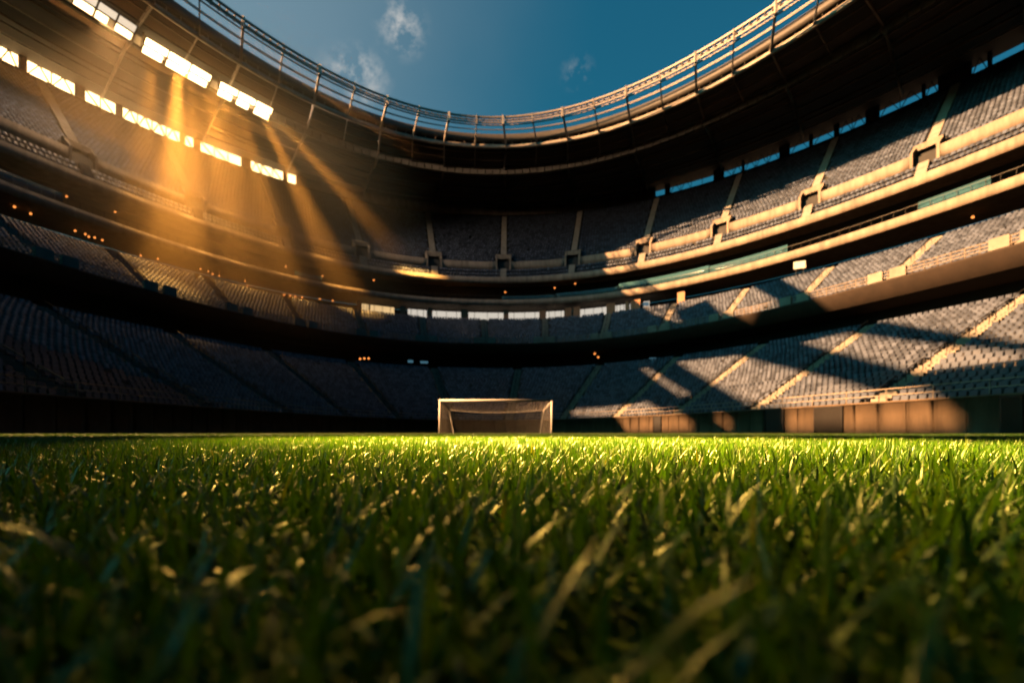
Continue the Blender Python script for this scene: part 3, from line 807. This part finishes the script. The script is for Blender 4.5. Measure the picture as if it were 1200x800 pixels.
# ------------------------------------------------------------------ sky, sun, camera
SUN_E, SUN_K = 29.0, 0.2
d = Vector((-1, -SUN_K, 0)).normalized()*math.cos(math.radians(SUN_E)); d.z = math.sin(math.radians(SUN_E))
sun = bpy.data.lights.new('sun', 'SUN'); sun.energy = 5.0; sun.angle = math.radians(.5); sun.color = (1, .49, .19)
so = bpy.data.objects.new('sun', sun); so.rotation_euler = d.to_track_quat('Z', 'Y').to_euler(); C.objects.link(so)
w = bpy.data.worlds.new('World'); bpy.context.scene.world = w; w.use_nodes = True; nt = w.node_tree
bg = nt.nodes['Background']; sky = nt.nodes.new('ShaderNodeTexSky'); sky.sky_type = 'NISHITA'; sky.sun_disc = False
sky.sun_elevation = math.radians(SUN_E); sky.sun_rotation = math.atan2(d.x, d.y); sky.altitude = 0; sky.air_density = 1.4; sky.dust_density = 5; sky.ozone_density = 4.0
tint = nt.nodes.new('ShaderNodeVectorMath'); tint.operation = 'MULTIPLY'; tint.inputs[1].default_value = (.055, .335, .345)
nt.links.new(sky.outputs[0], tint.inputs[0])
# a few wisps of cloud
tc = nt.nodes.new('ShaderNodeTexCoord'); noi = nt.nodes.new('ShaderNodeTexNoise'); noi.inputs['Scale'].default_value = 24; noi.inputs['Detail'].default_value = 7; noi.inputs['Roughness'].default_value = .62
nt.links.new(tc.outputs['Generated'], noi.inputs['Vector'])
acc = None
for px_, py, rad, amt in ((471, 33, .05, 1.5), (425, 90, .055, 1.1), (400, 84, .045, .8), (676, 85, .035, .6)):
    v = Vector(((px_-600)/600, 1, (506.5-py)/600)).normalized()
    ds = nt.nodes.new('ShaderNodeVectorMath'); ds.operation = 'DISTANCE'; ds.inputs[1].default_value = v
    nt.links.new(tc.outputs['Generated'], ds.inputs[0])
    mr = nt.nodes.new('ShaderNodeMapRange'); mr.interpolation_type = 'SMOOTHSTEP'
    mr.inputs['From Min'].default_value = 0; mr.inputs['From Max'].default_value = rad; mr.inputs['To Min'].default_value = amt; mr.inputs['To Max'].default_value = 0
    nt.links.new(ds.outputs['Value'], mr.inputs['Value'])
    if acc is None: acc = mr.outputs['Result']
    else:
        ad = nt.nodes.new('ShaderNodeMath'); ad.operation = 'ADD'; nt.links.new(acc, ad.inputs[0]); nt.links.new(mr.outputs['Result'], ad.inputs[1]); acc = ad.outputs[0]
nr = nt.nodes.new('ShaderNodeMapRange'); nr.inputs['From Min'].default_value = .46; nr.inputs['From Max'].default_value = .78
nt.links.new(noi.outputs['Fac'], nr.inputs['Value'])
mu = nt.nodes.new('ShaderNodeMath'); mu.operation = 'MULTIPLY'; nt.links.new(acc, mu.inputs[0]); nt.links.new(nr.outputs['Result'], mu.inputs[1])
# an added pale veil that brightens the sky towards the left
veil = nt.nodes.new('ShaderNodeVectorMath'); veil.operation = 'DISTANCE'; veil.inputs[1].default_value = Vector((-.62, 1, .86)).normalized()
nt.links.new(tc.outputs['Generated'], veil.inputs[0])
vn = nt.nodes.new('ShaderNodeTexNoise'); vn.inputs['Scale'].default_value = 5; vn.inputs['Detail'].default_value = 4; nt.links.new(tc.outputs['Generated'], vn.inputs['Vector'])
va = nt.nodes.new('ShaderNodeMath'); va.operation = 'MULTIPLY_ADD'; va.inputs[1].default_value = .10; nt.links.new(vn.outputs['Fac'], va.inputs[0]); nt.links.new(veil.outputs['Value'], va.inputs[2])
vr = nt.nodes.new('ShaderNodeMapRange'); vr.interpolation_type = 'SMOOTHSTEP'; vr.inputs['From Min'].default_value = 0.08; vr.inputs['From Max'].default_value = .62; vr.inputs['To Min'].default_value = .24; vr.inputs['To Max'].default_value = 0
nt.links.new(va.outputs[0], vr.inputs['Value'])
mx_ = nt.nodes.new('ShaderNodeMath'); mx_.operation = 'ADD'; mx_.use_clamp = True; nt.links.new(mu.outputs[0], mx_.inputs[0]); nt.links.new(vr.outputs['Result'], mx_.inputs[1]); mu = mx_
mix = nt.nodes.new('ShaderNodeMixRGB'); mix.inputs[2].default_value = (2.5, 2.45, 2.35, 1)
nt.links.new(mu.outputs[0], mix.inputs[0]); nt.links.new(tint.outputs['Vector'], mix.inputs[1]); nt.links.new(mix.outputs[0], bg.inputs['Color'])
bg.inputs['Strength'].default_value = .05

sc = bpy.context.scene
cam = bpy.data.cameras.new('camera'); co = bpy.data.objects.new('camera', cam); C.objects.link(co); sc.camera = co
co.location = (0, 0, .050); co.rotation_euler = (PI/2, 0, 0)
cam.sensor_width = 36; cam.lens = 18; cam.shift_y = (506.5-400)/1200
cam.clip_start = .02; cam.clip_end = 3000
cam.dof.use_dof = True; cam.dof.focus_distance = .74; cam.dof.aperture_fstop = 18/3.0
sc.view_settings.view_transform = 'Standard'; sc.view_settings.look = 'None'; sc.view_settings.exposure = 2.3; sc.view_settings.gamma = 1
sc.cycles.use_denoising = True
try: sc.cycles.denoiser = 'OPENIMAGEDENOISE'
except Exception: pass
sc.cycles.max_bounces = 6; sc.cycles.diffuse_bounces = 0; sc.cycles.volume_bounces = 0; sc.cycles.transparent_max_bounces = 8
sc.cycles.sample_clamp_indirect = 4
